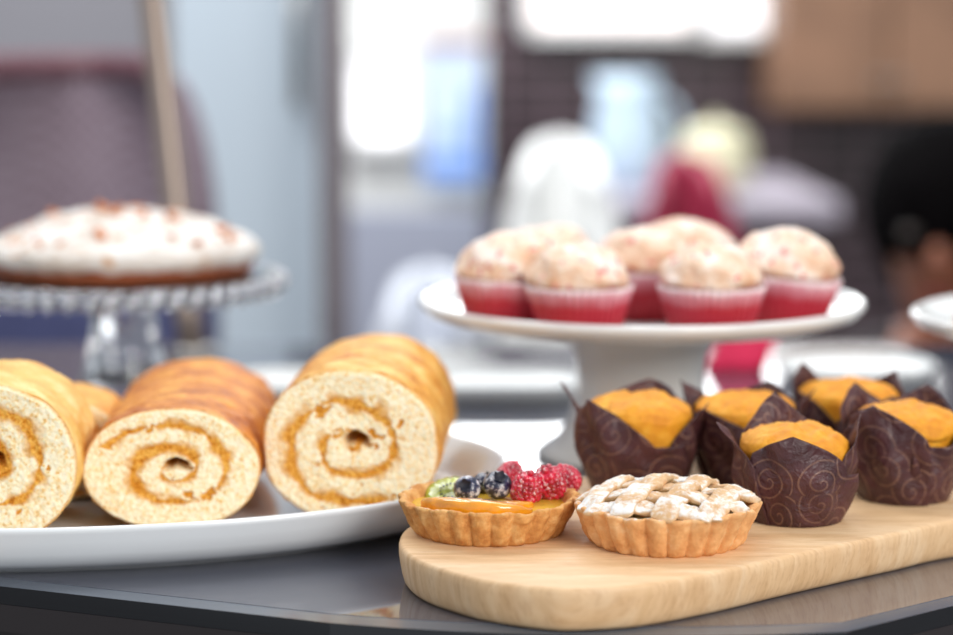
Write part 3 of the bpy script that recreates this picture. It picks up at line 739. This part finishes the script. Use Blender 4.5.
# ---------------------------------------------------------------- the room
def panel(name, c, s, m, kind='structure', bev=0):
    o = obj(name, nbox((0, 0, 0), s, bev), m, smooth=False); o.location = c
    if kind: o['kind'] = kind
    return o
M['floor'] = simple('grey_floor', srgb(120, 110, 106), 0.4, 0.1, 3)
panel('floor', (0, 2.6, FLOOR - 0.05), (9, 7.4, 0.1), M['floor'])
def tile_mat():
    m, nt, b = nodes('dark_brown_tiles'); setp(b, Roughness=0.35)
    t = nt.nodes.new('ShaderNodeTexCoord'); mp = nt.nodes.new('ShaderNodeMapping'); mp.inputs['Rotation'].default_value = (PI / 2, 0, 0)
    nt.links.new(t.outputs['Object'], mp.inputs['Vector'])
    br = nt.nodes.new('ShaderNodeTexBrick'); br.inputs['Scale'].default_value = 4.5
    br.inputs['Color1'].default_value = c4(srgb(38, 24, 28)); br.inputs['Color2'].default_value = c4(srgb(50, 34, 38)); br.inputs['Mortar'].default_value = c4(srgb(112, 92, 100))
    br.inputs['Mortar Size'].default_value = 0.02; br.offset = 0
    nt.links.new(mp.outputs['Vector'], br.inputs['Vector']); nt.links.new(br.outputs['Color'], b.inputs['Base Color']); return m
xr = atd(486, 0, 5.6).x
panel('wall_back', (xr + 1.6, 5.7, 0.3), (3.2, 0.2, 2.3), tile_mat())
M['pale_wall'] = simple('pale_wall_paint', srgb(224, 224, 221), 0.7, 0.05, 1.5)
xl = atd(300, 0, 5.6).x
panel('wall_left', ((xr + xl) / 2 - 0.1, 5.66, 0.3), (xr - xl + 0.2, 0.12, 2.3), M['pale_wall'])
M['grey_wall'] = simple('grey_wall_paint', srgb(138, 136, 142), 0.7, 0.05, 1.5)
M['door_blue'] = simple('pale_blue_grey_door', srgb(196, 208, 218), 0.35)
# left side: partition wall, door, column
D = 3.2
def span(x0, x1, d, z0, z1, th, name, m, kind='structure', bev=0):
    a = atd(x0, 317, d).x; c = atd(x1, 317, d).x
    return panel(name, ((a + c) / 2, d + th / 2, (z0 + z1) / 2), (c - a, th, z1 - z0), m, kind, bev)
span(-700, 176, D, FLOOR, 1.45, 0.1, 'wall_partition', M['grey_wall'])
dr = span(177, 320, D, FLOOR, 1.45, 0.05, 'door_1', M['door_blue'])
hd = tube([(0.075, -0.055, 0.05), (0.075, -0.055, -0.15)], 0.008); o = obj('door_handle', hd, M['steel'], dr)
span(320, 345, 3.0, FLOOR, 1.45, 0.12, 'trim_1', simple('dark_grey_column', srgb(112, 104, 108), 0.5))
# windows high in the back wall
def window(name, x0, x1, z0, z1, d, col, s, ccol):
    a = atd(x0, 0, d).x; c = atd(x1, 0, d).x
    r = bmesh.new(); w = c - a; h = z1 - z0
    for (cx, cz, sx, sz) in ((0, h / 2, w, 0.03), (0, -h / 2, w, 0.03), (-w / 2, 0, 0.03, h), (w / 2, 0, 0.03, h)): box(r, (cx, 0, cz), (sx, 0.05, sz))
    o = obj(name, r, M['porcelain_far'], smooth=False); o.location = ((a + c) / 2, d, (z0 + z1) / 2); o['kind'] = 'structure'
    obj('pane', nbox((0, 0.01, 0), (w, 0.01, h)), emit(name + '_daylight', col, s), o, smooth=False)
window('window_1', 528, 692, 0.255, 0.50, 5.55, (1.0, 0.88, 0.85), 0.66, None)
window('window_2', 700, 850, 0.245, 0.50, 5.55, (0.95, 0.94, 0.97), 0.62, None)
window('window_3', 350, 412, -0.02, 0.20, 5.56, (1.0, 0.98, 1.0), 1.0, None)
window('window_4', 446, 585, 0.60, 1.25, 5.53, (0.97, 0.99, 1.0), 4.5, None)
window('window_5', 605, 740, 0.54, 1.25, 5.53, (0.97, 0.99, 1.0), 3.0, None)
window('window_6', 760, 940, 0.54, 1.25, 5.53, (0.97, 0.99, 1.0), 3.0, None)
# warm wooden wall cupboard on the right
wc = atd(880, 40, 5.3)
cb = thing('wall_cupboard', 'warm brown wooden cupboard high on the dark wall at the right', 'cupboard', (wc.x, 5.35, 0.08))
M['oak'] = simple('warm_oak', srgb(140, 104, 80), 0.5, 0.25, 6)
obj('body', nbox((0, 0, 0.20), (0.50, 0.3, 0.42), 0.005), M['oak'], cb, smooth=False)
for sgn in (-1, 1):
    dd = obj('door', nbox((sgn * 0.125, -0.16, 0.20), (0.24, 0.02, 0.40), 0.004), M['oak'], cb, smooth=False)
    obj('knob', tube([(sgn * 0.02, -0.17, 0.06), (sgn * 0.02, -0.19, 0.06)], 0.01), M['steel'], dd)
# poster
pA = atd(422, 45, 5.4); pB = atd(482, 190, 5.4)
po = thing('banner', 'tall blue and white banner hanging on the pale wall', 'banner', ((pA.x + pB.x) / 2, 5.5, (pA.z + pB.z) / 2))
w = pB.x - pA.x; h = pA.z - pB.z
obj('sheet', nbox((0, 0, 0), (w, 0.01, h)), simple('pale_blue_print', srgb(206, 222, 244), 0.5), po, smooth=False)
MB_ = simple('blue_print', srgb(96, 146, 226), 0.5); MR_ = simple('brown_red_print', srgb(176, 110, 100), 0.5)
obj('printed_band', nbox((0, -0.008, -h * 0.36), (w * 0.98, 0.006, h * 0.14)), MB_, po, smooth=False)
obj('printed_band', nbox((w * 0.36, -0.008, -h * 0.05), (w * 0.16, 0.006, h * 0.5)), MB_, po, smooth=False)
obj('printed_band', nbox((0, -0.008, -h * 0.12), (w * 0.7, 0.006, h * 0.08)), simple('light_blue_print', srgb(160, 192, 240), 0.5), po, smooth=False)
obj('header_rail', nbox((0, -0.008, h * 0.53), (w * 1.15, 0.02, h * 0.05)), MR_, po, smooth=False)
# grey lilac wainscot under the pale wall
span(345, 486, 5.3, FLOOR, -0.17, 0.1, 'trim_2', simple('grey_lilac_panelling', srgb(158, 162, 178), 0.5))
# back counter with crockery
bx0 = atd(535, 0, 4.4).x; bx1 = atd(830, 0, 4.4).x
bc = thing('back_counter', 'lilac grey topped service counter against the dark wall', 'counter', ((bx0 + bx1) / 2, 4.6, FLOOR))
ZT = -0.06
obj('worktop', nbox((0, 0, ZT - FLOOR - 0.02), (bx1 - bx0, 0.8, 0.04), 0.004), simple('lilac_grey_laminate', srgb(176, 168, 180), 0.35), bc, smooth=False)
obj('cabinet', nbox((0, 0.02, (ZT - FLOOR - 0.04) / 2), (bx1 - bx0 - 0.06, 0.7, ZT - FLOOR - 0.04), 0.004), simple('dark_cabinet', srgb(66, 52, 58), 0.5), bc, smooth=False)
def jug(label, px, d, r, h, mat, z):
    root = thing('jug', label, 'jug', (atd(px, 100, d).x, d, z))
    prof = [(0.0002, 0), (r * 0.75, 0), (r * 0.95, h * 0.12), (r, h * 0.35), (r * 0.9, h * 0.62), (r * 0.78, h * 0.82), (r * 0.85, h), (r * 0.78, h * 0.99), (r * 0.7, h * 0.8), (r * 0.8, h * 0.3), (0.0002, h * 0.1)]
    obj('body', lathe(prof, 48, lambda rr, z_, t, i: rr * (1 + (0.18 * max(0, math.cos(t - PI)) ** 8 if z_ > h * 0.9 else 0))), mat, root)
    obj('handle', tube([(r * 0.75 + r * 0.65 * math.sin(a), 0, h * 0.5 + h * 0.3 * math.cos(a)) for a in [PI * k / 12 for k in range(13)]], r * 0.1), mat, root)
jug('pale blue ceramic jug standing on the service counter', 628, 4.6, 0.078, 0.225, simple('pale_blue_glaze', srgb(196, 216, 232), 0.25), ZT)
bw = thing('lidded_pot', 'cream coloured round lidded pot beside the blue jug', 'pot', (atd(716, 100, 4.5).x, 4.5, ZT))
MC = simple('cream_glaze', srgb(226, 220, 184), 0.3)
obj('body', lathe([(0.0002, 0), (0.055, 0), (0.072, 0.03), (0.075, 0.07), (0.068, 0.10), (0.0002, 0.10)], 48), MC, bw)
obj('lid', lathe([(0.0002, 0.10), (0.070, 0.10), (0.064, 0.112), (0.04, 0.124), (0.012, 0.129), (0.010, 0.136), (0.013, 0.142), (0.0002, 0.146)], 48), MC, bw)
# chairs in the room
def shell_chair(label, px, d, ztop, w, mat, lean=0.10, group='plain chairs in the room'):
    x = atd(px, 200, d).x
    root = thing('shell_chair', label, 'chair', (x, d, FLOOR), 0, group)
    hs = 0.45; ht = ztop - FLOOR
    bm = bmesh.new(); rows = []
    for i in range(25):
        v = i / 24; z = hs + (ht - hs) * v; ww = w / 2 * (1 - 0.42 * v ** 2.2) * (1 if v < 0.97 else 0.9)
        row = [(ww * u, -0.0 - 0.10 * (1 - u * u) * 0 + 0.10 * u * u * -1 + lean * v, z - 0.09 * u * u * v ** 4) for u in [-1 + 2 * k / 16 for k in range(17)]]
        rows.append(row)
    grid(bm, rows, False)
    o = obj('backrest', bm, mat, root); md = o.modifiers.new('thickness', 'SOLIDIFY'); md.thickness = 0.03
    obj('seat', nbox((0, -0.22, hs), (w * 0.95, 0.44, 0.05), 0.02), mat, root)
    for sx in (-1, 1):
        for yy in (-0.38, -0.06):
            obj('leg', tube([(sx * w * 0.36, yy, hs - 0.02), (sx * w * 0.44, yy * 1.1, 0)], 0.014), M['steel'], root)
MW = simple('white_chair_shell', srgb(242, 242, 240), 0.4)
shell_chair('tall white chair with rounded back, behind the left cupcakes', 562, 3.3, 0.105, 0.15, MW, group=None)
shell_chair('lower pale chair left of the cupcake stand', 428, 2.75, -0.035, 0.12, simple('pale_grey_chair_shell', srgb(214, 218, 228), 0.4), group=None)
shell_chair('dark red chair behind the cupcakes, right of the white one', 690, 3.9, 0.045, 0.14, simple('dark_red_chair_shell', srgb(150, 34, 64), 0.5), group=None)

# woven armchair at the left
def weave():
    m, nt, b = nodes('mauve_weave'); setp(b, Roughness=0.7)
    t = nt.nodes.new('ShaderNodeTexCoord')
    ck_ = nt.nodes.new('ShaderNodeTexChecker'); ck_.inputs['Scale'].default_value = 110
    ck_.inputs['Color1'].default_value = c4(srgb(162, 146, 154)); ck_.inputs['Color2'].default_value = c4(srgb(92, 72, 82))
    nt.links.new(t.outputs['Object'], ck_.inputs['Vector'])
    n = nz(nt, 5, 3); c = ramp(nt, n.outputs['Fac'], [(0.3, srgb(112, 90, 104)), (0.7, srgb(164, 148, 158))]).outputs['Color']
    nt.links.new(mixc(nt, 0.5, ck_.outputs['Color'], c), b.inputs['Base Color'])
    bump(nt, b, ck_.outputs['Fac'], 0.5, 0.004); return m
WV = weave()
wx = (atd(-70, 200, 2.4).x + atd(232, 200, 2.4).x) / 2
ww = (atd(232, 200, 2.4).x - atd(-70, 200, 2.4).x) / 2
ac = thing('woven_armchair', 'mauve woven armchair with high rounded back behind the frosted cake', 'chair', (wx, 2.4, FLOOR))
ht = 0.228 - FLOOR
bm = bmesh.new(); rows = []
for i in range(41):
    v = i / 40; z = 0.30 + (ht - 0.30) * v
    e = 1.0 if v < 0.72 else math.sqrt(max(0.0, 1 - ((v - 0.72) / 0.28) ** 2.6)) * 0.42 + 0.58
    rows.append([(ww * e * u * (0.93 + 0.07 * (1 - v)), -0.10 * u * u + 0.06 * v, z) for u in [-1 + 2 * k / 30 for k in range(31)]])
grid(bm, rows, False)
o = obj('backrest', bm, WV, ac); md = o.modifiers.new('thickness', 'SOLIDIFY'); md.thickness = 0.03
tag(obj('top_rail', tube([(ww * 0.54 * u, -0.10 * u * u + 0.04, ht - 0.008) for u in [-1 + 2 * k / 20 for k in range(21)]], 0.016), simple('dark_red_rail', srgb(104, 66, 74), 0.5), ac), 'dark red padded top rail')
obj('seat', nbox((0, -0.28, 0.42), (2 * ww, 0.5, 0.08), 0.03), WV, ac)
tag(obj('cushion', nbox((0, -0.15, 0.62), (2 * ww * 0.99, 0.09, 0.50), 0.04, Euler((-0.08, 0, 0))), simple('navy_cushion_fabric', srgb(62, 66, 104), 0.8, 0.15, 20), ac), 'navy back cushion')
AM = simple('blue_grey_arm', srgb(140, 150, 176), 0.4)
for sx in (-1, 1):
    obj('armrest', tube([(sx * ww, -0.05, 0.70), (sx * ww, -0.25, 0.72), (sx * ww * 0.98, -0.45, 0.70), (sx * ww * 0.97, -0.50, 0.45)], 0.022), AM, ac)
    for yy in (-0.5, -0.05): obj('leg', tube([(sx * ww * 0.9, yy, 0.42), (sx * ww * 0.92, yy, 0)], 0.018), M['steel'], ac)

# person seated at the right
def person():
    D_ = 2.75
    hx = atd(962, 200, D_).x
    root = thing('person', 'dark haired person in dark clothes sitting behind the counter at the right edge', 'person', (hx, D_, FLOOR))
    zt = 0.145 - FLOOR                      # top of the head
    V = [((0.02, 0.10, 0.50), 0.15), ((0.02, 0.08, zt - 0.62), 0.13), ((0.02, 0.05, zt - 0.40), 0.145), ((0.01, 0.03, zt - 0.305), 0.10), ((0.0, 0.02, zt - 0.25), 0.056), ((-0.01, 0.0, zt - 0.16), 0.082), ((-0.015, -0.015, zt - 0.085), 0.092),
         ((-0.17, 0.05, zt - 0.345), 0.060), ((-0.23, -0.02, zt - 0.60), 0.044), ((-0.14, -0.22, zt - 0.66), 0.034), ((-0.08, -0.29, zt - 0.655), 0.026),
         ((0.21, 0.05, zt - 0.345), 0.060), ((0.27, -0.02, zt - 0.60), 0.044), ((0.18, -0.22, zt - 0.66), 0.034), ((0.12, -0.29, zt - 0.655), 0.026),
         ((-0.10, 0.06, 0.49), 0.10), ((-0.13, -0.36, 0.50), 0.070), ((-0.13, -0.38, 0.10), 0.048), ((-0.13, -0.50, 0.05), 0.034),
         ((0.14, 0.06, 0.49), 0.10), ((0.17, -0.36, 0.50), 0.070), ((0.17, -0.38, 0.10), 0.048), ((0.17, -0.50, 0.05), 0.034)]
    E = [(0, 1), (1, 2), (2, 3), (3, 4), (4, 5), (5, 6), (3, 7), (7, 8), (8, 9), (9, 10), (3, 11), (11, 12), (12, 13), (13, 14), (0, 15), (15, 16), (16, 17), (17, 18), (0, 19), (19, 20), (20, 21), (21, 22)]
    for hnd, sgn in ((10, 1), (14, -1)):
        b0 = V[hnd][0]
        for k in range(5):
            if k < 4: p1 = (b0[0] + sgn * 0.012 * (1.5 - k) * -1 + sgn * 0.02, b0[1] - 0.045, b0[2]); p2 = (p1[0] + sgn * 0.005, p1[1] - 0.035 + 0.004 * abs(k - 1), p1[2] - 0.008)
            else: p1 = (b0[0] + sgn * 0.035, b0[1] - 0.010, b0[2] + 0.005); p2 = (p1[0] + sgn * 0.012, p1[1] - 0.03, p1[2])
            i0 = len(V); V.append((p1, 0.009)); V.append((p2, 0.008)); E.append((hnd, i0)); E.append((i0, i0 + 1))
    me = bpy.data.meshes.new('body'); me.from_pydata([v for v, _ in V], E, []); me.update()
    o = bpy.data.objects.new('body', me); link(o, root)
    o.modifiers.new('skin', 'SKIN')
    for i, (_, r) in enumerate(V): me.skin_vertices[0].data[i].radius = (r, r * (0.72 if i in (0, 1, 2, 3) else 1))
    me.skin_vertices[0].data[0].use_root = True
    o.modifiers.new('sub', 'SUBSURF').levels = 2; o.modifiers[-1].render_levels = 2
    sk = simple('warm_brown_skin', srgb(150, 92, 68), 0.5, Subsurface_Weight=0.1); me.materials.append(sk)
    # clothing: a dark top over torso and upper arms, same bones a little thicker
    ci = [0, 1, 2, 3, 7, 8, 9, 11, 12, 13]; mp = {a: k for k, a in enumerate(ci)}
    me2 = bpy.data.meshes.new('dark_shirt'); me2.from_pydata([V[a][0] for a in ci], [(mp[a], mp[b_]) for a, b_ in E if a in mp and b_ in mp], []); me2.update()
    s = bpy.data.objects.new('shirt', me2); link(s, root); s.modifiers.new('skin', 'SKIN')
    for k, a in enumerate(ci):
        r = V[a][1] * 1.08 + 0.008; me2.skin_vertices[0].data[k].radius = (r, r * (0.76 if a < 4 else 1))
    me2.skin_vertices[0].data[0].use_root = True
    q = s.modifiers.new('sub', 'SUBSURF'); q.levels = 2; q.render_levels = 2
    me2.materials.append(simple('dark_shirt_cloth', srgb(44, 34, 38), 0.85)); tag(s, 'dark top')
    ci = [0, 15, 16, 17, 19, 20, 21]; mp = {a: k for k, a in enumerate(ci)}
    me3 = bpy.data.meshes.new('trousers'); me3.from_pydata([V[a][0] for a in ci], [(mp[a], mp[b_]) for a, b_ in E if a in mp and b_ in mp], []); me3.update()
    s = bpy.data.objects.new('trousers', me3); link(s, root); s.modifiers.new('skin', 'SKIN')
    for k, a in enumerate(ci): me3.skin_vertices[0].data[k].radius = (V[a][1] * 1.1 + 0.006,) * 2
    me3.skin_vertices[0].data[0].use_root = True
    q = s.modifiers.new('sub', 'SUBSURF'); q.levels = 2; q.render_levels = 2; me3.materials.append(simple('dark_trousers_cloth', srgb(36, 34, 42), 0.9))
    # hair cap with fringe towards the left
    hb = bmesh.new(); hc = (-0.012, 0.004, zt - 0.105)
    blob(hb, hc, (0.108, 0.118, 0.118), 4, lambda p: 0.05 * fb(p, 3, 4, 3) + (-0.45 * max(0, -p.z - 0.25) if p.y < 0.2 else 0) + (-0.2 * max(0, -p.y - 0.35) * max(0, 0.3 - p.z)))
    obj('hair', hb, simple('black_hair', srgb(10, 8, 9), 1.0, 0.3, 40, Specular_IOR_Level=0.05), root)
    fm = bmesh.new()
    blob(fm, (-0.05, -0.108, zt - 0.155), (0.012, 0.016, 0.022), 2); obj('nose', fm, sk, root)
    for dx in (-0.080, -0.020):
        fm = bmesh.new(); blob(fm, (dx, -0.088, zt - 0.125), (0.012, 0.008, 0.008), 2); obj('eye', fm, simple('eye_white_dark', srgb(60, 50, 46), 0.3), root)
    fm = bmesh.new(); blob(fm, (-0.045, -0.088, zt - 0.200), (0.024, 0.010, 0.006), 2); obj('mouth', fm, simple('lips', srgb(130, 60, 56), 0.5), root)
    # stool
    st = thing('stool', 'low round stool under the seated person', 'stool', (hx + 0.02, D_ + 0.08, FLOOR))
    obj('seat', lathe([(0.0002, 0.20), (0.13, 0.20), (0.14, 0.21), (0.13, 0.235), (0.0002, 0.24)], 40), M['case'], st)
    for k in range(4):
        a = PI / 4 + k * PI / 2
        obj('leg', tube([(0.12 * math.cos(a), 0.12 * math.sin(a), 0.205), (0.16 * math.cos(a), 0.16 * math.sin(a), 0)], 0.012), M['steel'], st)
person()

# ---------------------------------------------------------------- light
w = bpy.data.worlds.new('room_light'); sc.world = w; w.use_nodes = True
bg = w.node_tree.nodes['Background']; bg.inputs['Color'].default_value = (0.86, 0.93, 1.0, 1); bg.inputs['Strength'].default_value = 0.62
def area(name, loc, target, size, power, col, sy=None):
    l = bpy.data.lights.new(name, 'AREA'); l.energy = power; l.color = col; l.shape = 'RECTANGLE'; l.size = size; l.size_y = sy or size
    o = bpy.data.objects.new(name, l); link(o); o.location = loc
    o.rotation_euler = (Vector(target) - Vector(loc)).to_track_quat('-Z', 'Y').to_euler(); return o
area('window_daylight', (1.1, -0.35, 0.95), (0.0, 1.15, 0.02), 0.9, 24, (1.0, 0.965, 0.91))
area('ceiling_lamp', (0.3, 2.4, 2.0), (0.0, 1.6, 0.0), 1.2, 12, (1.0, 0.98, 0.96))
area('fill_light_rear', (-0.5, 4.2, 2.0), (-0.6, 5.0, 0.0), 1.6, 84, (0.97, 0.99, 1.0))  # added fill without a fixture, brightens the back of the room
area('fill_light_left', (-0.75, 2.0, 1.7), (-0.75, 3.2, 0.15), 0.9, 26, (0.96, 0.98, 1.0))  # another added fill, aimed at the door to lift the left side

# ---------------------------------------------------------------- camera
cam = bpy.data.cameras.new('camera'); co = bpy.data.objects.new('camera', cam); link(co)
co.location = (0, 0, H); co.rotation_euler = (PI / 2 - PITCH, 0, 0)
cam.sensor_width = 36; cam.lens = F * 36 / 953
cam.clip_start = 0.05
cam.dof.use_dof = True; cam.dof.focus_distance = 1.06; cam.dof.aperture_fstop = 3.4
sc.camera = co
sc.view_settings.view_transform = 'Standard'; sc.view_settings.look = 'None'
sc.view_settings.exposure = 0.25; sc.view_settings.gamma = 1.0; sc.view_settings.use_curve_mapping = False
